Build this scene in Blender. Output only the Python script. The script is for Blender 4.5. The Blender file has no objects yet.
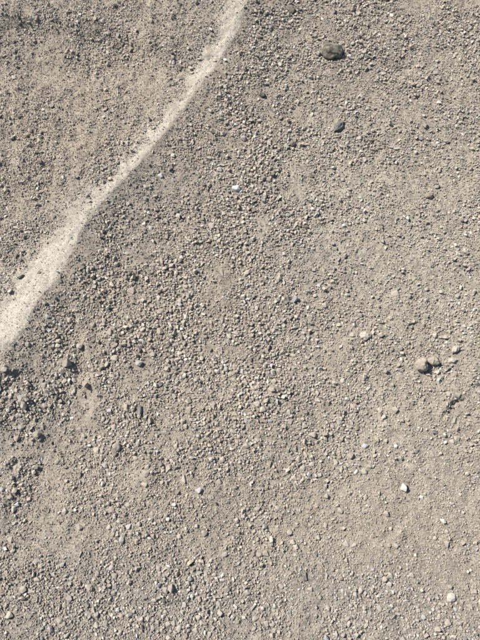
import bpy, bmesh, math, random
import numpy as np
from mathutils import Vector

scene = bpy.context.scene
COL = scene.collection
random.seed(11)
rng = np.random.default_rng(11)

# ------------------------------------------------------------------ camera
CAM_H, PITCH, FOV_V = 1.55, 72.0, 56.0
PW, PH = 480.0, 640.0
cam_d = bpy.data.cameras.new('camera')
cam = bpy.data.objects.new('camera', cam_d)
COL.objects.link(cam)
cam.location = (0, 0, CAM_H)
cam.rotation_euler = (math.radians(90 - PITCH), 0, 0)
cam_d.sensor_fit = 'VERTICAL'
cam_d.angle_y = math.radians(FOV_V)
cam_d.clip_start = 0.02
cam_d.clip_end = 2000
scene.camera = cam

# ------------------------------------------------------------------ sky, sun, exposure
SUN_EL = math.radians(47)
sx, sy = -math.cos(math.radians(30)), math.sin(math.radians(30))   # the sun stands to the left, a little ahead
w = bpy.data.worlds.new('World')
scene.world = w
w.use_nodes = True
nt = w.node_tree
sky = nt.nodes.new('ShaderNodeTexSky')
sky.sky_type = 'NISHITA'
sky.sun_disc = False
sky.sun_elevation = SUN_EL
sky.sun_rotation = math.atan2(sx, sy)
bgn = nt.nodes['Background']
nt.links.new(sky.outputs[0], bgn.inputs[0])
bgn.inputs[1].default_value = 0.065
sun_d = bpy.data.lights.new('sun', 'SUN')
sun_d.energy = 4.8
sun_d.angle = math.radians(0.5)
sun_d.color = (1.0, 0.958, 0.90)
sun = bpy.data.objects.new('sun', sun_d)
COL.objects.link(sun)
sun.location = (sx * 5, sy * 5, 6)
ldir = Vector((-sx * math.cos(SUN_EL), -sy * math.cos(SUN_EL), -math.sin(SUN_EL)))
sun.rotation_euler = ldir.to_track_quat('-Z', 'Y').to_euler()
scene.view_settings.view_transform = 'Standard'
scene.view_settings.look = 'None'
scene.view_settings.exposure = 0.70
scene.view_settings.gamma = 1.0

# ------------------------------------------------------------------ helpers
F = (PH / 2) / math.tan(math.radians(FOV_V / 2))
_p = math.radians(PITCH)
FW = np.array([0, math.cos(_p), -math.sin(_p)])
UP = np.array([0, math.sin(_p), math.cos(_p)])

def G(px, py):
    """photo pixel -> point on the ground plane (metres)"""
    d = FW + np.array([1, 0, 0]) * ((px - PW / 2) / F) + UP * ((PH / 2 - py) / F)
    t = CAM_H / -d[2]
    return d[0] * t, d[1] * t

def MPP(px, py):
    """metres of ground for one pixel across and one pixel up, at that pixel"""
    x0, y0 = G(px, py)
    x1, _ = G(px + 1, py)
    _, y1 = G(px, py - 1)
    return x1 - x0, y1 - y0

def in_view(x, y, margin=0.0):
    """mask: does a ground point fall inside the frame"""
    vx, vy, vz = x, y, -CAM_H
    dep = vy * FW[1] + vz * FW[2]
    u = vx / dep * F + PW / 2
    v = PH / 2 - (vy * UP[1] + vz * UP[2]) / dep * F
    return (dep > 0) & (u > -margin) & (u < PW + margin) & (v > -margin) & (v < PH + margin), dep

def _hash(ix, iy, seed):
    h = (ix.astype(np.int64) * 374761393 + iy.astype(np.int64) * 668265263 + seed * 974634777) & 0xffffffff
    h = ((h ^ (h >> 13)) * 1274126177) & 0xffffffff
    h = ((h ^ (h >> 16)) * 2246822519) & 0xffffffff
    return (h ^ (h >> 15)) & 0xffffffff

def noise(x, y, seed=0):
    ix = np.floor(x); iy = np.floor(y)
    fx = x - ix; fy = y - iy
    u = fx * fx * fx * (fx * (fx * 6 - 15) + 10)
    v = fy * fy * fy * (fy * (fy * 6 - 15) + 10)
    def g(dx, dy):
        a = _hash(ix + dx, iy + dy, seed) * (2 * math.pi / 4294967296.0)
        return np.cos(a) * (fx - dx) + np.sin(a) * (fy - dy)
    n0 = g(0, 0) * (1 - u) + g(1, 0) * u
    n1 = g(0, 1) * (1 - u) + g(1, 1) * u
    return (n0 * (1 - v) + n1 * v) * 1.5

def fbm(x, y, size, octs=4, seed=0, gain=0.5):
    s = np.zeros_like(x); a = 1.0; f = 1.0 / size
    for o in range(octs):
        s += a * noise(x * f + 17.3 * o, y * f - 9.1 * o, seed + o)
        a *= gain; f *= 2.03
    return s

def sstep(e0, e1, x):
    t = np.clip((x - e0) / (e1 - e0), 0, 1)
    return t * t * (3 - 2 * t)

def line_sdf(x, y, pts):
    """signed distance to a polyline (positive to its right) and parameter 0..1 along it"""
    best = np.full_like(x, 1e9); sgn = np.ones_like(x); par = np.zeros_like(x)
    n = len(pts) - 1
    for i in range(n):
        ax, ay = pts[i]; bx, by = pts[i + 1]
        dx, dy = bx - ax, by - ay
        L2 = dx * dx + dy * dy
        t = ((x - ax) * dx + (y - ay) * dy) / L2
        tc = np.clip(t, 0, 1)
        ex = x - ax - tc * dx; ey = y - ay - tc * dy
        d = np.hypot(ex, ey)
        m = d < best
        best = np.where(m, d, best)
        sgn = np.where(m, np.sign((x - ax) * dy - (y - ay) * dx + 1e-12), sgn)
        par = np.where(m, (i + tc) / n, par)
    return best * sgn, par

def poly(*pp):
    return [G(a, b) for a, b in pp]

def blob(x, y, px, py, rx, ry, rot=0.0, soft=1.0):
    """soft ellipse on the ground, centre and radii read off the photograph"""
    cx, cy = G(px, py); mx, my = MPP(px, py)
    ax, ay = rx * mx, ry * my
    c, s = math.cos(rot), math.sin(rot)
    u = ((x - cx) * c + (y - cy) * s) / ax
    v = (-(x - cx) * s + (y - cy) * c) / ay
    return np.exp(-(u * u + v * v) / soft)

# crest of the low ridge = right edge of the sand, from far to near (both run on past the frame)
CREST = poly((262, -60), (250, 0), (238, 38), (214, 74), (192, 104), (166, 136), (140, 166), (115, 194), (96, 217), (82, 236),
             (75, 252), (69, 268), (58, 284), (46, 297), (36, 311), (27, 330), (13, 347), (0, 362), (-40, 410), (-90, 480))
LEFT = poly((248, -60), (240, 0), (225, 34), (205, 66), (184, 98), (161, 128), (139, 156), (112, 187), (86, 208), (62, 230),
            (47, 248), (31, 268), (16, 290), (3, 312), (-12, 330), (-80, 400), (-130, 470))
RIM = poly((71, 288), (79, 312), (88, 344), (95, 374), (98, 396), (94, 412), (86, 424))
TERRACE = poly((-60, 12), (-10, 19), (40, 26), (90, 34), (128, 45), (150, 60), (166, 84))
SCARP = poly((437, 417), (446, 412), (452, 405), (456, 400), (464, 400), (470, 402))

def crest_dist(x, y):
    return -line_sdf(x, y, CREST)[0]     # positive to the right of the crest

def sand_depth(x, y):
    sr = crest_dist(x, y)
    sl = -line_sdf(x, y, LEFT)[0]
    n1 = fbm(x, y, 0.05, 3, 70); n2 = fbm(x, y, 0.014, 2, 75)
    a = -sr + 0.006 * n1 + 0.003 * n2          # crisp edge along the crest
    b = 0.45 * sl + 0.013 * n1 + 0.006 * n2 + 0.004    # ragged edge on the other side
    return np.minimum(a, b)

def base_h(x, y):
    """broad relief without the grain"""
    s = crest_dist(x, y)
    h = np.where(s < 0, 0.026 * np.exp(s / 0.17), 0.026 * np.exp(-s / 0.105))
    # faint rills running down the far side
    far = sstep(-0.04, -0.16, s)
    h = h + far * (0.0030 * fbm(x * 6, y, 0.20, 2, 15) + 0.0085 * fbm(x, y * 1.5, 0.24, 2, 19))
    h = h + 0.010 * fbm(x, y, 0.55, 2, 3) + 0.0045 * fbm(x, y, 0.16, 2, 8)
    # a low terrace edge across the far bank, and a broad dip below it
    e, t = line_sdf(x, y, TERRACE)
    h = h + np.where(t < 1, 1, 0.6) * 0.030 * sstep(0.035, -0.03, e) * np.exp(-(np.minimum(e, 0) / 0.35) ** 2) * sstep(1.02, 0.8, t)
    # the shallow print with its raised rim, and the cloddy lumps next to it
    r, t = line_sdf(x, y, RIM)
    r = -r
    tap = sstep(0.0, 0.15, t) * sstep(1.0, 0.85, t)
    h = h + tap * np.where(r > 0, 0.004 * np.exp(-(r / 0.022) ** 2), 0.004 - 0.012 * sstep(0.0, -0.014, r) * np.exp(-(np.minimum(r + 0.012, 0) / 0.05) ** 2) - 0.004 * sstep(-0.01, -0.06, r))
    lump = np.zeros_like(x); dip = np.zeros_like(x)
    for (px, py, rx, ry, a) in LUMPS:
        if a > 0:
            lump = lump + a * blob(x, y, px, py, rx, ry)
        else:
            dip = dip + a * blob(x, y, px, py, rx, ry)
    h = h + dip + 0.8 * lump * (1 + 0.7 * fbm(x, y, 0.025, 2, 18))
    # little broken edge in the crust at the right
    c, t = line_sdf(x + 0.006 * noise(x / .012, y / .012, 5), y + 0.006 * noise(x / .012, y / .012, 6), SCARP)
    tap = sstep(0.0, 0.25, t) * sstep(1.0, 0.7, t)
    h = h + tap * 0.008 * np.where(c < 0, np.exp(-(np.minimum(c, 0) / 0.04) ** 2), 0) * sstep(0.0, -0.0045, c)
    h = h - tap * 0.003 * np.exp(-((c - 0.004) / 0.005) ** 2)
    return h

LUMPS = [(68, 366, 8, 9, 0.022), (86, 385, 9, 8, 0.019), (50, 392, 9, 14, 0.016), (24, 402, 14, 12, 0.020), (37, 433, 9, 9, 0.016),
         (8, 372, 12, 9, 0.016), (17, 466, 14, 12, 0.019), (8, 495, 12, 14, 0.016), (26, 482, 7, 10, 0.008), (80, 345, 8, 9, 0.008),
         (66, 512, 11, 14, 0.008), (112, 336, 9, 9, 0.007), (268, 398, 20, 22, 0.008), (165, 588, 14, 10, 0.008), (145, 480, 12, 12, 0.007),
         (259, 556, 16, 10, 0.007), (20, 620, 26, 22, 0.008), (45, 66, 46, 16, -0.019), (400, 66, 26, 12, -0.015), (40, 425, 50, 60, -0.019), (120, 80, 30, 14, 0.008), (85, 150, 40, 20, 0.009), (20, 175, 30, 16, -0.008),
         (330, 512, 30, 12, 0.004), (215, 66, 14, 6, -0.005)]

def fine_h(x, y):
    n = fbm(x, y, 0.030, 4, 21, 0.55)
    m = fbm(x, y, 0.011, 2, 31)
    smooth = 1 - 0.45 * sstep(-0.012, 0.006, sand_depth(x, y))
    return (0.0030 * n + 0.0014 * m) * smooth

def height(x, y):
    x = np.asarray(x, float); y = np.asarray(y, float)
    fade = np.exp(-np.maximum(0, np.hypot(x, y - 0.8) - 2.5) / 3.0)
    return (base_h(x, y) + fine_h(x, y)) * fade

# how much coarse gravel lies where, and what colour the fines are
COARSE = [(255, 180, 40, 70, .35), (235, 400, 70, 70, .45), (150, 290, 80, 70, .40), (255, 280, 40, 60, .25), (275, 395, 22, 25, .5),
          (10, 392, 26, 30, .7), (70, 370, 22, 22, .5), (12, 480, 26, 40, .55), (115, 520, 60, 45, .60), (60, 610, 110, 45, .80),
          (200, 610, 130, 45, .65), (400, 625, 110, 40, .55), (25, 220, 45, 30, .40), (85, 190, 32, 34, .25), (60, 22, 65, 7, .5),
          (110, 44, 40, 8, .4), (30, 140, 30, 20, .3), (240, 120, 25, 45, .3), (290, 40, 50, 30, .2), (390, 60, 36, 16, .2),
          (455, 40, 25, 20, .2), (290, 190, 40, 30, .15), (110, 340, 25, 25, .3), (300, 470, 60, 30, .15), (200, 350, 60, 40, .2),
          (380, 440, 30, 20, .15), (375, 350, 40, 20, .15),
          (45, 520, 26, 34, -.55), (85, 402, 13, 28, -.8), (160, 195, 40, 38, -.30), (175, 492, 40, 12, -.35), (300, 255, 34, 24, -.25),
          (420, 190, 60, 60, -.22), (410, 280, 70, 50, -.25), (430, 420, 60, 60, -.30), (420, 520, 70, 50, -.30), (450, 110, 60, 40, -.15), (340, 250, 30, 80, -.12), (30, 62, 26, 14, -.35),
          (70, 110, 60, 22, -.15), (215, 375, 30, 10, -.3), (320, 345, 30, 20, -.2), (60, 470, 20, 60, -.3), (90, 300, 9, 40, -.3)]

def coarse_map(x, y):
    d = np.full_like(x, 0.48)
    for (px, py, rx, ry, a) in COARSE:
        d = d + a * blob(x, y, px, py, rx, ry)
    n = fbm(x, y, 0.11, 3, 41)
    d = d * (1 + 1.15 * n)
    s = sand_depth(x, y)
    d = d * (1 - 0.93 * sstep(-0.008, 0.004, s))
    c_ = crest_dist(x, y)
    d = d * (1 - 0.75 * sstep(0.055, 0.012, c_) * (c_ > 0))
    return np.clip(d, 0.02, 1.3)

BROWN = [(110, 120, 120, 70, .4), (85, 400, 18, 40, .8), (45, 500, 34, 60, .6), (70, 110, 110, 50, .5), (180, 60, 50, 40, .35), (20, 250, 30, 40, .4), (340, 60, 60, 30, .3),
         (130, 495, 60, 14, .4), (410, 520, 50, 40, .35), (60, 330, 50, 50, .25)]
GREY = [(20, 440, 60, 110, .55), (150, 190, 50, 42, .6), (60, 310, 30, 24, .3), (300, 250, 40, 30, .35), (120, 600, 160, 60, .65), (390, 620, 140, 70, .6), (380, 300, 30, 30, .3),
        (375, 60, 22, 22, .3), (340, 230, 30, 30, .3), (90, 215, 24, 30, .3)]
PALE = [(420, 240, 110, 120, .6), (410, 450, 90, 80, .35), (330, 180, 60, 60, .3), (130, 90, 60, 40, .2)]
C_BASE = np.array([0.288, 0.249, 0.201]); C_BROWN = np.array([0.305, 0.255, 0.200])
C_SAND = np.array([0.410, 0.372, 0.312])
C_GREY = np.array([0.250, 0.226, 0.194]); C_PALE = np.array([0.338, 0.301, 0.246])

def fines_colour(x, y):
    def acc(lst):
        d = np.zeros_like(x)
        for (px, py, rx, ry, a) in lst:
            d = d + a * blob(x, y, px, py, rx, ry)
        return d
    n = fbm(x, y, 0.22, 4, 51); n2 = fbm(x, y, 0.3, 3, 57)
    wb = np.clip(acc(BROWN) + 0.35 * n, 0, 1)[:, None]
    wg = np.clip(acc(GREY) + 0.3 * n2, 0, 1)[:, None]
    wp = np.clip(acc(PALE) + 0.35 * fbm(x, y, 0.12, 3, 61), 0, 1)[:, None]
    wp = wp * (1 - 0.7 * blob(x, y, 400, 610, 150, 90))[:, None]
    c = C_BASE * (1 - wb) + C_BROWN * wb
    c = c * (1 - wg) + C_GREY * wg
    c = c * (1 - wp) + C_PALE * wp
    # sand washed thinly over the ground next to the strip
    ws = (0.55 * sstep(-0.035, 0.004, sand_depth(x, y)) * (crest_dist(x, y) < 0) * np.clip(1 + n, .3, 1.3))[:, None]
    return c * (1 - ws) + C_SAND * ws

# ------------------------------------------------------------------ materials
def new_mat(name, rough=0.95):
    m = bpy.data.materials.new(name); m.use_nodes = True
    b = m.node_tree.nodes['Principled BSDF']
    b.inputs['Roughness'].default_value = rough
    b.inputs['Specular IOR Level'].default_value = 0.12
    return m, m.node_tree, b

def grain(ntree, bsdf, colour_socket, scales, amp, bump_scale, bump_dist, bump_strength=1.0, coord='Object', speck=None):
    N = ntree.nodes; L = ntree.links
    tc = N.new('ShaderNodeTexCoord')
    src = tc.outputs[coord]
    cur = colour_socket
    for k, (s, det) in enumerate(scales):
        n = N.new('ShaderNodeTexNoise'); n.inputs['Scale'].default_value = s; n.inputs['Detail'].default_value = det
        n.inputs['Roughness'].default_value = 0.65
        L.new(src, n.inputs['Vector'])
        r = N.new('ShaderNodeMapRange')
        r.inputs[1].default_value = 0.28; r.inputs[2].default_value = 0.72
        r.inputs[3].default_value = 1 - amp[k]; r.inputs[4].default_value = 1 + amp[k]
        L.new(n.outputs['Fac'], r.inputs[0])
        mx = N.new('ShaderNodeVectorMath'); mx.operation = 'SCALE'
        L.new(cur, mx.inputs[0]); L.new(r.outputs[0], mx.inputs['Scale'])
        cur = mx.outputs[0]
    if speck:
        v = N.new('ShaderNodeTexVoronoi'); v.inputs['Scale'].default_value = speck[0]
        L.new(src, v.inputs['Vector'])
        sep = N.new('ShaderNodeSeparateColor'); L.new(v.outputs['Color'], sep.inputs[0])
        r = N.new('ShaderNodeMapRange'); r.inputs[3].default_value = 1 - speck[1]; r.inputs[4].default_value = 1 + speck[1]
        L.new(sep.outputs[0], r.inputs[0])
        mx = N.new('ShaderNodeVectorMath'); mx.operation = 'SCALE'
        L.new(cur, mx.inputs[0]); L.new(r.outputs[0], mx.inputs['Scale'])
        cur = mx.outputs[0]
    L.new(cur, bsdf.inputs['Base Color'])
    nb = N.new('ShaderNodeTexNoise'); nb.inputs['Scale'].default_value = bump_scale; nb.inputs['Detail'].default_value = 4
    nb.inputs['Roughness'].default_value = 0.7
    L.new(src, nb.inputs['Vector'])
    bp = N.new('ShaderNodeBump'); bp.inputs['Distance'].default_value = bump_dist; bp.inputs['Strength'].default_value = bump_strength
    L.new(nb.outputs['Fac'], bp.inputs['Height'])
    L.new(bp.outputs[0], bsdf.inputs['Normal'])

def attr_node(nt_, name):
    a = nt_.nodes.new('ShaderNodeAttribute'); a.attribute_name = name
    return a.outputs['Color']

def dust_mix(ntree, colour, amount):
    """pale dust caught in patches on a stone"""
    N = ntree.nodes; L = ntree.links
    tc = N.new('ShaderNodeTexCoord')
    n = N.new('ShaderNodeTexNoise'); n.inputs['Scale'].default_value = 2.2; n.inputs['Detail'].default_value = 6; n.inputs['Roughness'].default_value = .75
    L.new(tc.outputs['Object'], n.inputs['Vector'])
    r = N.new('ShaderNodeMapRange'); r.inputs[1].default_value = .44; r.inputs[2].default_value = .62; r.inputs[4].default_value = amount
    L.new(n.outputs['Fac'], r.inputs[0])
    m = N.new('ShaderNodeMix'); m.data_type = 'RGBA'
    L.new(r.outputs[0], m.inputs[0]); L.new(colour, m.inputs[6])
    m.inputs[7].default_value = (0.315, 0.276, 0.232, 1)
    return m.outputs[2]

m_ground, t, b = new_mat('dry_fines', 1.0)
grain(t, b, attr_node(t, 'tint'), [(28, 4), (170, 4), (520, 2)], [0.12, 0.20, 0.24], 330, 0.0028, 0.95, speck=(400, 0.30))
m_sand, t, b = new_mat('pale_sand', 1.0)
grain(t, b, attr_node(t, 'tint'), [(30, 3), (200, 4), (600, 2)], [0.10, 0.18, 0.22], 380, 0.0024, 0.9, speck=(430, 0.24))
m_gravel, t, b = new_mat('crushed_stone', 0.9)
grain(t, b, attr_node(t, 'tint'), [(150, 3), (500, 3)], [0.10, 0.14], 500, 0.0008, 0.7)
m_stone, t, b = new_mat('stone', 0.9)
oi = t.nodes.new('ShaderNodeObjectInfo')
grain(t, b, dust_mix(t, oi.outputs['Color'], .55), [(1.1, 3), (4.0, 3)], [0.10, 0.16], 4.0, 0.0010, 0.6, coord='Object')
m_cobble, t, b = new_mat('dark_stone', 0.85)
oi = t.nodes.new('ShaderNodeObjectInfo')
grain(t, b, dust_mix(t, oi.outputs['Color'], .6), [(1.0, 3), (5.0, 3)], [0.22, 0.25], 6.0, 0.0022, 0.9, coord='Object')

# ------------------------------------------------------------------ mesh from arrays
def mesh_arrays(name, verts, faces, k, tint=None, flat=False):
    me = bpy.data.meshes.new(name)
    nv, nf = len(verts), len(faces)
    me.vertices.add(nv); me.vertices.foreach_set('co', np.ascontiguousarray(verts, np.float32).ravel())
    me.loops.add(nf * k); me.loops.foreach_set('vertex_index', np.ascontiguousarray(faces, np.int32).ravel())
    me.polygons.add(nf); me.polygons.foreach_set('loop_start', np.arange(0, nf * k, k, dtype=np.int32))
    me.update(calc_edges=True)
    if flat:
        me.shade_flat()
    else:
        me.shade_smooth()
    if tint is not None:
        a = me.color_attributes.new('tint', 'FLOAT_COLOR', 'POINT')
        c = np.ones((nv, 4), np.float32); c[:, :3] = tint
        a.data.foreach_set('color', c.ravel())
    me.validate()
    return me

# ------------------------------------------------------------------ ground: fine where seen, running out to the horizon
def axis(lo, hi, step, far):
    a = list(np.arange(lo, hi + step * .5, step))
    s = step; v = a[-1]; up = []
    while v < far:
        s *= 1.4; v += s; up.append(v)
    s = step; v = a[0]; dn = []
    while v > -far:
        s *= 1.4; v -= s; dn.append(v)
    return np.array(dn[::-1] + a + up)

def grid_mesh(name, xs, ys, zf, tintf, keep=None):
    X, Y = np.meshgrid(xs, ys)
    x = X.ravel(); y = Y.ravel()
    z = zf(x, y)
    nx, ny = len(xs), len(ys)
    i = np.arange(nx * ny).reshape(ny, nx)
    f = np.stack([i[:-1, :-1].ravel(), i[:-1, 1:].ravel(), i[1:, 1:].ravel(), i[1:, :-1].ravel()], 1)
    return x, y, z, f

xs = axis(-1.05, 1.05, 0.0048, 300.0)
ys = axis(-0.5, 2.0, 0.0048, 300.0)
x, y, z, f = grid_mesh('ground', xs, ys, height, None)
me = mesh_arrays('ground', np.stack([x, y, z], 1), f, 4, fines_colour(x, y))
me.materials.append(m_ground)
ground = bpy.data.objects.new('ground', me); COL.objects.link(ground)
ground['kind'] = 'structure'
ground['label'] = 'dry compacted brown grey earth with shallow relief under the gravel'
ground['category'] = 'ground'

# ------------------------------------------------------------------ the sand strip along the ridge
xs = np.arange(-1.25, 0.22, 0.004); ys = np.arange(-0.1, 2.0, 0.004)
X, Y = np.meshgrid(xs, ys); x = X.ravel(); y = Y.ravel()
d = sand_depth(x, y)
th = np.clip(d * 0.16, -0.004, 0.0045) + 0.0009 * fbm(x, y, 0.02, 4, 90)
z = height(x, y) + th - 0.0004
nx, ny = len(xs), len(ys)
i = np.arange(nx * ny).reshape(ny, nx)
f = np.stack([i[:-1, :-1].ravel(), i[:-1, 1:].ravel(), i[1:, 1:].ravel(), i[1:, :-1].ravel()], 1)
f = f[(d[f] > -0.016).any(1)]
used = np.unique(f); remap = np.full(nx * ny, -1); remap[used] = np.arange(len(used))
x, y, z, d = x[used], y[used], z[used], d[used]
sl_ = -0.45 * line_sdf(x, y, LEFT)[0]
wt = sstep(-0.006, 0.016, sl_ + 0.012 * fbm(x, y, 0.03, 4, 95)) * sstep(-0.003, 0.002, d) * (1 - 0.30 * sstep(1.05, 1.35, y))
wt = np.clip(wt * (0.95 + 0.35 * fbm(x, y, 0.06, 4, 97)), 0, 1)[:, None]
me = mesh_arrays('sand', np.stack([x, y, z], 1), remap[f], 4, fines_colour(x, y) * (1 - wt) + C_SAND * wt)
me.materials.append(m_sand)
sand = bpy.data.objects.new('sand', me); COL.objects.link(sand)
sand['kind'] = 'stuff'
sand['label'] = 'pale fine sand lying in a strip along the low ridge'
sand['category'] = 'sand'

# ------------------------------------------------------------------ stones
PALETTE = {
    'buff':      (0.385, 0.340, 0.285), 'grey':  (0.338, 0.313, 0.280), 'pale': (0.490, 0.450, 0.392),
    'dark':      (0.175, 0.160, 0.146), 'brown': (0.325, 0.270, 0.222), 'bluish': (0.355, 0.355, 0.355),
    'white':     (0.610, 0.585, 0.545), 'lilac': (0.450, 0.425, 0.435),
}

def hull_rock(seed, n=15, jag=0.42, bevel=0.06, flat=0.62):
    r = random.Random(seed)
    bm = bmesh.new()
    for k in range(n):
        zz = 1 - 2 * (k + 0.5) / n
        a = k * 2.39996 + r.uniform(-.5, .5)
        q = math.sqrt(1 - zz * zz)
        s = 1 + r.uniform(-jag, jag * .4)
        bm.verts.new((math.cos(a) * q * s, math.sin(a) * q * s, zz * s * flat))
    g = bmesh.ops.convex_hull(bm, input=bm.verts)
    junk = [v for v in bm.verts if not v.link_faces]
    bmesh.ops.delete(bm, geom=junk, context='VERTS')
    bmesh.ops.dissolve_limit(bm, angle_limit=math.radians(14), verts=bm.verts, edges=bm.edges)
    bmesh.ops.bevel(bm, geom=list(bm.edges), offset=bevel, segments=1, profile=0.5, affect='EDGES', clamp_overlap=True)
    # unit footprint
    mx = max(abs(v.co.x) for v in bm.verts); my = max(abs(v.co.y) for v in bm.verts)
    for v in bm.verts:
        v.co.x /= mx; v.co.y /= my
    me = bpy.data.meshes.new('pebble'); bm.to_mesh(me); bm.free()
    me.shade_flat()
    me.materials.append(m_stone)
    return me

ROCKS = [hull_rock(100 + k, random.Random(k).choice([9, 10, 11, 13, 15])) for k in range(28)]

def river_stone(seed, flat=0.7, rough=0.10, mat=None, name='stone'):
    bm = bmesh.new()
    bmesh.ops.create_icosphere(bm, subdivisions=4, radius=1.0)
    r = random.Random(seed)
    planes = []
    for k in range(7):
        a = r.uniform(0, 6.28); e = r.uniform(-.2, 1.0)
        planes.append((Vector((math.cos(a) * math.cos(e), math.sin(a) * math.cos(e), math.sin(e))), r.uniform(.74, .93)))
    from mathutils import noise as mn
    off = Vector((seed * 3.1, seed * 1.7, seed * .9))
    for v in bm.verts:
        p = v.co.copy()
        for n, dd in planes:
            q = p.dot(n)
            if q > dd:
                p -= n * (q - dd) * 0.8
        p *= 1 + rough * mn.noise(p * 1.6 + off) + 0.35 * rough * mn.noise(p * 5 + off) + 0.15 * rough * mn.noise(p * 14 + off)
        p.z *= flat
        v.co = p
    me = bpy.data.meshes.new(name); bm.to_mesh(me); bm.free()
    me.shade_smooth()
    me.materials.append(mat or m_stone)
    return me

placed = []          # x, y, r of every single stone
def put(name, me, x, y, rx, ry, rz, yaw, sink, col, label, cat, group=None, tilt=(0, 0)):
    o = bpy.data.objects.new(name, me); COL.objects.link(o)
    zz = float(height(np.array([x]), np.array([y]))[0])
    o.location = (x, y, zz + rz * (1 - 2 * sink) * 0.62)
    o.rotation_euler = (tilt[0], tilt[1], yaw)
    o.scale = (rx, ry, rz)
    o.color = (*col, 1)
    o['label'] = label; o['category'] = cat
    if group:
        o['group'] = group
    placed.append((x, y, max(rx, ry)))
    return o

def at_px(px, py, wpx, hpx):
    x, y = G(px, py); mx, my = MPP(px, py)
    return x, y, wpx * mx / 2, hpx * my / 2

# stones that can be told one from the other
def special(px, py, wp, hp, yaw, me, col, name, label, cat, sink=0.3, zr=0.7, tilt=(0, 0)):
    x, y, rx, ry = at_px(px, py, wp, hp)
    return put(name, me, x, y, rx, ry, min(rx, ry) * zr / 0.62, yaw, sink, col, label, cat, None, tilt)

special(331, 53, 23, 15, -0.15, river_stone(3, .62, .30, m_cobble), (0.105, 0.092, 0.072), 'cobble',
        'large dark brown and black oval stone, the biggest dark one here', 'stone', 0.33, .72)
special(338, 128, 8, 13, -0.7, river_stone(9, .55, .3, m_cobble), (0.13, 0.128, 0.126), 'stone_chip',
        'slate grey elongated stone chip alone on pale gravel', 'stone', 0.25, .8)
special(420, 366, 13, 13, 0.3, river_stone(5, .8, .30), (0.300, 0.260, 0.210), 'stone',
        'larger rounded buff stone of the touching pair with dark crescent shadows', 'stone', 0.30, .95)
special(433, 361.5, 11, 10, 0.1, river_stone(6, .75, .32), (0.300, 0.262, 0.214), 'stone',
        'smaller squarish buff stone of the touching pair with dark crescent shadows', 'stone', 0.32, .9)
special(455, 349.5, 10, 6, 0.75, river_stone(7, .7, .34), (0.36, 0.325, 0.275), 'stone',
        'oblong buff stone lying aslant just beyond the touching pair', 'stone', 0.34, .8)
special(452, 360.5, 9, 6, 0.2, river_stone(8, .6, .36), (0.38, 0.345, 0.295), 'stone',
        'flat pale buff stone beside the squarish stone of the pair', 'stone', 0.32, .8)
special(365, 336, 11, 9, 0.4, river_stone(12, .7, .34), (0.385, 0.345, 0.290), 'stone',
        'plump pale buff stone standing alone on the smooth ground', 'stone', 0.34, .8)
special(403.5, 487, 8, 9.5, 0.0, hull_rock(55, 9, .4, .05, .7), (0.47, 0.445, 0.40), 'stone',
        'whitish three-cornered stone with a sharp shaded edge', 'stone', 0.18, 1.0)
special(450, 597, 10, 9, 0.5, river_stone(14, .55, .2), (0.43, 0.395, 0.345), 'stone',
        'broad flat cream stone sunk in dense fine gravel', 'stone', 0.4, .7)
special(429, 196, 9, 6.5, 0.1, river_stone(15, .7, .12), (0.235, 0.19, 0.15), 'stone',
        'smooth brown stone half buried in pale fine gravel', 'stone', 0.3, .8)
special(141, 410, 5, 12, 0.12, hull_rock(58, 9, .5, .05, .7), (0.19, 0.187, 0.185), 'stone',
        'long narrow dark grey stone standing on edge', 'stone', 0.2, 1.1)
special(236.5, 188.5, 9, 7, 0.2, hull_rock(61), (0.47, 0.46, 0.455), 'stone',
        'bright bluish white stone at the edge of the coarse gravel', 'stone', 0.25, .9)
special(199.5, 490.5, 8, 6.5, 0.1, hull_rock(62), (0.41, 0.38, 0.395), 'stone',
        'pale lilac stone on a bare strip of fine earth', 'stone', 0.25, .9)
special(365, 446, 8, 6, 0.3, hull_rock(63), (0.38, 0.395, 0.42), 'stone',
        'pale blue stone lying flat on fine gravel', 'stone', 0.35, .8)
special(117, 447, 9, 10, 0.4, river_stone(19, .6, .16), (0.29, 0.255, 0.21), 'stone',
        'dusty buff-brown stone half sunk between small pebbles', 'stone', 0.35, .8)
special(295, 300, 7.5, 7, 0.2, hull_rock(64), (0.30, 0.305, 0.31), 'stone',
        'chunky blue-grey stone among buff gravel', 'stone', 0.25, .9)
special(68, 365, 9, 8, 0.5, hull_rock(66, 13), (0.285, 0.255, 0.215), 'stone',
        'chunky lump casting a deep black shadow on the clods by the shallow print', 'stone', 0.2, 1.1)
special(86, 386, 7, 6, -0.4, hull_rock(67, 13), (0.32, 0.29, 0.25), 'stone',
        'rough buff lump on the clods beside the smooth bare print', 'stone', 0.2, 1.1)
special(23, 279, 8, 3, 0.55, hull_rock(68, 11), (0.15, 0.135, 0.115), 'stone_chip',
        'thin dark stone sliver lying at the edge of the pale sand', 'stone', 0.2, 1.2)
special(41.5, 275, 5, 3, 0.6, hull_rock(69, 11), (0.2, 0.175, 0.14), 'stone_chip',
        'small dark stone chip in the middle of the pale sand', 'stone', 0.2, 1.2)
special(305, 577, 4.5, 11, 0.15, hull_rock(70, 9, .5, .05), (0.11, 0.105, 0.10), 'stone_chip',  # mostly a shadow, its shade put in as a dark chip
        'narrow upright chip in fine gravel, dark mostly to stand in for a shadow', 'stone', 0.2, 1.2)
special(262, 97.5, 7, 5, 0.2, hull_rock(71, 13), (0.07, 0.066, 0.062), 'stone_chip',
        'small black stone chip between the big oval stone and the sand strip', 'stone', 0.25, 1.0)
special(291, 12, 8, 7, 0.2, river_stone(23, .5, .2, m_cobble), (0.11, 0.105, 0.085), 'stone',
        'dull dark olive-grey stone sunk almost flush beyond the big oval stone', 'stone', 0.42, .7)
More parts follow.
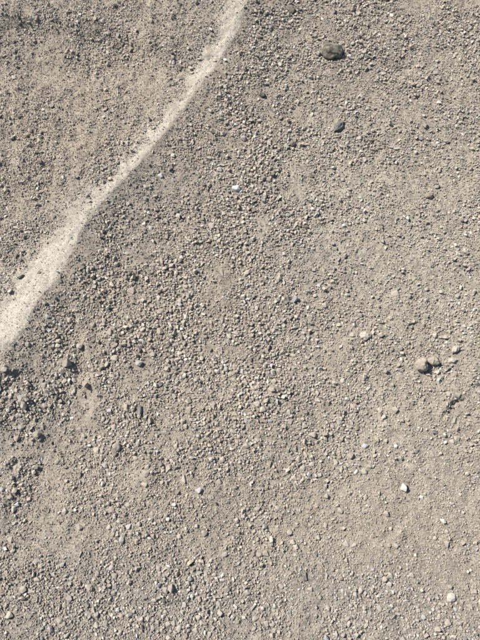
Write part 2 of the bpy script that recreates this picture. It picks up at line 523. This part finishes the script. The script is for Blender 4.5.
special(292.5, 145, 6, 5.5, 0.5, river_stone(24, .6, .2, m_cobble), (0.18, 0.14, 0.112), 'stone',
        'dark brown stone in the gravel beside the slate grey chip', 'stone', 0.3, .9)

# pebbles and shaded gaps read off the photograph: pixel, width, height/width, colour
P = []
def add(col, s):
    for e in s.split():
        q = [float(v) for v in e.split(',')]
        P.append((q[0], q[1], q[2], q[3] if len(q) > 3 else 0.85, col))
add('bluish', '49,319,7 23,399,8 139,364,8 129,527,9 422,616,7 220,170,8 146,200,6 347,291,5 105,465,8')
add('white', '464,326,5 157,436,5 250,516,4 422,497,6 87,614,4 180,591,5,.6 432,609,5 386,591,4 280,67,6 254,32,4 436,72,6 424,116,5 313,208,6 243,222,5 449,213,4 237,222,4')
add('lilac', '4,489,7 161,177,7 146,188,7 244,140,8 151,228,7')
add('pale', '159,299,6 154,355,7 217,256,6 180,401,5 66,481,5 327,496,7 225,554,6 310,589,6 434,336,6 457,296,6 36,143,4 3,109,4 173,157,6 175,229,5 267,164,6 279,159,5 312,116,6 342,381,6 386,441,6 407,362,6 452,441,6 184,479,6,1.6 446,531,5 364,471,8 395,546,7 320,475,6')
add('buff', '31,347,7 80,347,8 94,326,8 111,334,9 45,386,7 44,406,8 25,406,9 37,434,9 115,359,8 79,429,7 96,450,8 132,292,10 161,312,8 160,332,9 172,266,7 180,301,7 200,350,8 186,287,6 315,296,6 324,306,7 339,325,7 284,326,6 352,335,7 445,337,7 395,294,8 441,292,6 407,420,6 372,394,6 272,391,11,.6 274,382,8 257,405,8 285,405,6 246,446,8 351,456,10 332,426,6 336,462,7 312,435,9 334,395,6 290,422,7 167,369,7 186,427,6 189,411,7,1.2 146,474,9 222,460,7 15,468,10 46,492,5 70,495,7 66,511,9 80,527,8 11,540,8 12,497,7 100,502,7 110,527,7 146,485,8 219,482,8 140,524,7 179,536,6 152,514,8 340,511,10 310,525,5 336,464,6 388,545,6 386,514,8 411,514,5 24,589,9 11,614,10 115,575,8 60,620,9 166,589,8 172,588,8,1.3 174,622,7 196,630,7 159,567,8 259,554,9 266,553,9 274,611,5 320,597,5 316,616,6 411,575,7 396,609,6 459,627,7 449,586,6 244,67,5 125,230,6 212,226,9 129,206,6 300,219,6 342,180,6 416,152,6 222,272,5,2.0 8,372,8 460,26,5')
add('dark', '101,272,6 254,314,5 259,436,6 202,460,5 26,482,6 235,487,7 294,501,6 300,476,6 66,595,6 160,614,6 285,625,6 405,86,6 479,53,7 389,62,5 397,101,5 47,174,5 290,160,5 384,140,5 411,225,5 36,314,5')  # mostly shaded holes between stones, put in as dark-coloured pebbles
add('brown', '349,190,6 193,78,6 8,10,6 215,66,7 470,60,6 110,100,5 427,150,5')

GROUP = 'loose pebbles lying in the gravel'
LOOK = {'buff': 'dusty buff', 'grey': 'plain grey', 'pale': 'pale cream', 'dark': 'shadow-coloured dark grey', 'brown': 'dull brown', 'bluish': 'blue-grey',
        'white': 'whitish', 'lilac': 'pale lilac-grey'}
LANDMARK = [((331, 53), 'big dark oval stone'), ((338, 128), 'slate grey chip'), ((427, 364), 'touching stone pair'),
            ((404, 487), 'white three-cornered stone'), ((450, 597), 'broad flat cream stone'), ((305, 577), 'upright shadow-dark chip'),
            ((365, 336), 'plump lone stone'), ((70, 385), 'clods by the print'), ((141, 410), 'long stone on edge'),
            ((236, 188), 'bright bluish white stone'), ((199, 490), 'pale lilac stone'), ((429, 196), 'smooth brown stone'),
            ((295, 300), 'chunky blue-grey stone'), ((365, 446), 'pale blue stone'), ((455, 405), 'broken crust edge'),
            ((117, 447), 'dusty buff-brown stone'), ((291, 12), 'sunken olive-grey stone')]
LM = [(G(*p), s) for p, s in LANDMARK]

def where(x, y):
    """the one or two landmarks that a pebble lies nearest to"""
    X1 = np.array([x]); Y1 = np.array([y])
    q = [(math.hypot(x - c[0], y - c[1]), s_) for c, s_ in LM]
    sd = float(crest_dist(X1, Y1)[0]); dp = float(sand_depth(X1, Y1)[0])
    if dp > -0.006:
        return 'lying on the pale sand strip'
    if sd < 0:
        d_ = abs(sd)
        return 'beyond the sand strip, ' + ('close to it' if d_ < .12 else 'a step away' if d_ < .3 else 'on brown fine gravel far from it')
    q.append((abs(sd) + 0.02, 'pale sand strip'))
    q.sort()
    if q[0][0] < 0.075:
        return 'right beside the ' + q[0][1]
    return 'between the %s and the %s' % (q[0][1], q[1][1])

def pebble_label(look, kind, x, y):
    return '%s %s pebble %s' % (kind, LOOK[look], where(x, y))

def dusty(c, x, y, k):
    f_ = fines_colour(np.array([x]), np.array([y]))[0] * 1.05
    return tuple(a * (1 - k) + b_ * k for a, b_ in zip(c, f_))

def vary(c, s=0.10):
    k = 1 + random.uniform(-s, s)
    return tuple(min(.8, v * k * (1 + random.uniform(-.03, .03))) for v in c)

def pebble(x, y, rx, ry, rz, yaw, look, sink=0.25):
    k = random.randrange(len(ROCKS))
    q = max(rx, ry) / min(rx, ry)
    kind = 'long' if q > 1.45 else ('chunky' if rz > 0.85 * min(rx, ry) else 'flat')
    # tell size apart too
    if max(rx, ry) > 0.0125:
        kind = 'big ' + kind
    elif max(rx, ry) < 0.0085:
        kind = 'small ' + kind
    put('pebble', ROCKS[k], x, y, rx, ry, rz / 0.62, yaw, sink, dusty(vary(PALETTE[look]), x, y, random.uniform(.35, .65)), pebble_label(look, kind, x, y), 'pebble', GROUP,
        (random.uniform(-.25, .25), random.uniform(-.25, .25)))

for (px, py, wp, asp, look) in P:
    x, y = G(px, py); mx, my = MPP(px, py)
    rx = wp * mx / 2 * (.75 if look in ('dark', 'brown') else .92); ry = rx * asp
    pebble(x, y, rx, ry, min(rx, ry) * random.uniform(.65, 1.0), random.uniform(-.5, .5), look, random.uniform(.22, .42))
N_SINGLE = 300 - len(P)

# ------------------------------------------------------------------ gravel: sizes and spots drawn at random, thick where the photograph is coarse
X0, X1, Y0, Y1 = -1.15, 1.15, -0.55, 2.05
def scatter(n, densf):
    x = rng.uniform(X0, X1, n); y = rng.uniform(Y0, Y1, n)
    iv, _ = in_view(x, y, 60)
    keep = rng.random(n) < densf(x, y) * np.where(iv, 1.0, 0.30)
    return x[keep], y[keep]

def cell_thin(x, y, r, fac=0.8):
    """drop a stone when it would sit inside a bigger one already kept"""
    order = np.argsort(-r); cell = {}
    keep = []
    cs = 0.02
    for i in order:
        cx, cy = int(math.floor(x[i] / cs)), int(math.floor(y[i] / cs))
        ok = True
        for a in (-1, 0, 1):
            for b_ in (-1, 0, 1):
                for j in cell.get((cx + a, cy + b_), ()):
                    if (x[i] - x[j]) ** 2 + (y[i] - y[j]) ** 2 < (fac * (r[i] + r[j])) ** 2:
                        ok = False; break
                if not ok: break
            if not ok: break
        if ok:
            cell.setdefault((cx, cy), []).append(i); keep.append(i)
    return np.array(keep)

PX = np.array([p[0] for p in placed]); PY = np.array([p[1] for p in placed]); PR = np.array([p[2] for p in placed])
def clear_of_placed(x, y, r, fac=0.85):
    ok = np.ones(len(x), bool)
    for a, b_, c in zip(PX, PY, PR):
        ok &= (x - a) ** 2 + (y - b_) ** 2 > (fac * c + 0.7 * r) ** 2
    return ok

# coarse: 4 to 11 mm radius
x, y = scatter(420000, lambda a, b_: coarse_map(a, b_))
cm = coarse_map(x, y)
r = 0.00245 * (1 - rng.random(len(x))) ** (-1 / 3.9) * (0.80 + 0.42 * np.clip(cm, 0, 1.2)) * (1 - 0.26 * sstep(0.28, -0.05, y))
r = r * np.where(crest_dist(x, y) < 0, .72, 1.0)
r = np.where(r > 0.0088, 0.0060 + 0.0028 * rng.random(len(x)), r)
k = clear_of_placed(x, y, r); x, y, r = x[k], y[k], r[k]
k = cell_thin(x, y, r, 0.64); x, y, r = x[k], y[k], r[k]
looks = np.array(['buff', 'grey', 'pale', 'dark', 'brown', 'bluish', 'white', 'lilac'])
pl = rng.choice(8, len(x), p=[.47, .21, .16, .020, .09, .03, .010, .010])
iv, dep = in_view(x, y, -6)
app = np.where(iv, r / dep, 0)
singles = np.argsort(-app)[:N_SINGLE]
for i in singles:
    asp = random.uniform(.62, 1.0)
    pebble(float(x[i]), float(y[i]), float(r[i]), float(r[i]) * asp, float(r[i]) * asp * random.uniform(.6, .95), random.uniform(0, 6.28), str(looks[pl[i]]),
           random.uniform(.22, .42))
rest = np.setdiff1d(np.arange(len(x)), singles)
x, y, r, pl = x[rest], y[rest], r[rest], pl[rest]

ph = (1 + 5 ** .5) / 2
ICO_V = np.array([(-1, ph, 0), (1, ph, 0), (-1, -ph, 0), (1, -ph, 0), (0, -1, ph), (0, 1, ph), (0, -1, -ph), (0, 1, -ph), (ph, 0, -1), (ph, 0, 1), (-ph, 0, -1), (-ph, 0, 1)]) / math.sqrt(1 + ph * ph)
ICO_F = np.array([(0, 11, 5), (0, 5, 1), (0, 1, 7), (0, 7, 10), (0, 10, 11), (1, 5, 9), (5, 11, 4), (11, 10, 2), (10, 7, 6), (7, 1, 8), (3, 9, 4), (3, 4, 2), (3, 2, 6), (3, 6, 8), (3, 8, 9), (4, 9, 5), (2, 4, 11), (6, 2, 10), (8, 6, 7), (9, 8, 1)])
OCT_V = np.array([(1, 0, -.4), (-.5, .87, -.4), (-.5, -.87, -.4), (.5, .3, .8), (-.55, .35, .8), (0, -.6, .8)], float)
OCT_F = np.array([(3, 4, 5), (0, 1, 4), (0, 4, 3), (1, 2, 5), (1, 5, 4), (2, 0, 3), (2, 3, 5)])     # the underside is buried

BOX_V = np.array([(a, b_, c) for a in (-.66, .66) for b_ in (-.62, .62) for c in (-.58, .58)], float)
BOX_F = np.array([(0, 1, 3), (0, 3, 2), (4, 6, 7), (4, 7, 5), (0, 4, 5), (0, 5, 1), (2, 3, 7), (2, 7, 6), (0, 2, 6), (0, 6, 4), (1, 5, 7), (1, 7, 3)])

def rocks_arrays(V, Fc, x, y, r, col, jit, zlo, zhi, sink_lo, sink_hi):
    n = len(x)
    v = np.repeat(V[None], n, 0) * (1 + rng.uniform(-jit, jit * .5, (n, len(V), 1)))
    v = v + rng.uniform(-jit * .5, jit * .5, (n, len(V), 3))
    sc = np.stack([r * rng.uniform(.9, 1.2, n), r * rng.uniform(.6, .95, n), r * rng.uniform(zlo, zhi, n)], 1)
    # tumble the unit form first, then flatten, then tilt and turn
    q = rng.normal(size=(n, 4)); q /= np.linalg.norm(q, axis=1)[:, None]
    def qrot(q, v):
        w_, u = q[:, None, :1], q[:, None, 1:]
        t_ = 2 * np.cross(u, v)
        return v + w_ * t_ + np.cross(u, t_)
    if len(V) != 6:
        v = qrot(q, v)
    v = v * sc[:, None, :]
    yaw = rng.uniform(0, 2 * np.pi, n); tx = rng.normal(0, .28, n); ty = rng.normal(0, .28, n)
    def ax(a, i):
        o = np.zeros((n, 4)); o[:, 0] = np.cos(a / 2); o[:, 1 + i] = np.sin(a / 2); return o
    v = qrot(ax(yaw, 2), v); v = qrot(ax(tx, 0), v); v = qrot(ax(ty, 1), v)
    s = rng.uniform(sink_lo, sink_hi, n)
    zc = height(x, y) + np.maximum(0, np.clip(sand_depth(x, y) * 0.16, -0.004, 0.0045)) + sc[:, 2] * (1 - 2 * s)
    v[:, :, 0] += x[:, None]; v[:, :, 1] += y[:, None]; v[:, :, 2] += zc[:, None]
    m = len(V)
    f = Fc[None] + (np.arange(n) * m)[:, None, None]
    return v.reshape(-1, 3), f.reshape(-1, 3), np.repeat(col, m, 0)

def stone_cols(x, y, pl, dust_lo, dust_hi):
    c = np.array([PALETTE[k] for k in looks])[pl]
    c = c * (1 + rng.normal(0, .16, (len(x), 1))) * (1 + rng.normal(0, .025, (len(x), 3)))
    du = rng.uniform(dust_lo, dust_hi, (len(x), 1))
    on_sand = sstep(-0.010, 0.006, sand_depth(x, y))[:, None]
    du = du + (0.85 - du) * on_sand * (rng.random((len(x), 1)) < .93)
    return np.clip(c * (1 - du) + (fines_colour(x, y) * (1 - .5 * on_sand) + C_SAND * .5 * on_sand) * 1.04 * du, .03, .7)

sc_ = stone_cols(x, y, pl, .15, .6)
chip = rng.random(len(x)) < .65                      # broken chips with corners, and rounder ones
va, fa, ca = rocks_arrays(ICO_V, ICO_F, x[~chip], y[~chip], r[~chip], sc_[~chip], .42, .55, .95, .08, .36)
vc, fc, cc = rocks_arrays(BOX_V, BOX_F, x[chip], y[chip], r[chip], sc_[chip], .34, .55, .98, .08, .36)

# fine: 1.4 to 3.5 mm radius, nearly everywhere
def grit_map(a, b_):
    n = fbm(a, b_, 0.07, 3, 141)
    d_ = np.clip(0.68 + 0.45 * n + 0.25 * coarse_map(a, b_), .08, 1)
    return d_ * (1 - 0.45 * sstep(-0.008, 0.004, sand_depth(a, b_)))
gx, gy = scatter(330000, grit_map)
gr = np.clip(0.00145 * (1 - rng.random(len(gx))) ** (-1 / 3.4), .0014, .0036)
gr = gr * np.where(crest_dist(gx, gy) < 0.0, .88, 1.0) * (1 - .42 * sstep(-0.01, 0.004, sand_depth(gx, gy)))
k = clear_of_placed(gx, gy, gr, .9); gx, gy, gr = gx[k], gy[k], gr[k]
gp = rng.choice(8, len(gx), p=[.46, .21, .19, .012, .07, .03, .018, .01])
vb, fb, cb = rocks_arrays(OCT_V, OCT_F, gx, gy, gr, stone_cols(gx, gy, gp, .1, .6), .35, .5, .95, .10, .40)
V = np.concatenate([va, vb, vc]); Fc = np.concatenate([fa, fb + len(va), fc + len(va) + len(vb)]); C = np.concatenate([ca, cb, cc])
me = mesh_arrays('gravel', V, Fc, 3, C, flat=True)
me.materials.append(m_gravel)
gravel = bpy.data.objects.new('gravel', me); COL.objects.link(gravel)
gravel['kind'] = 'stuff'
gravel['label'] = 'loose crushed buff and grey gravel and grit covering the ground'
gravel['category'] = 'gravel'
print('STONES', len(x), 'GRIT', len(gx), 'TRIS', len(Fc), 'SINGLE', len(placed), 'listed', len(P))
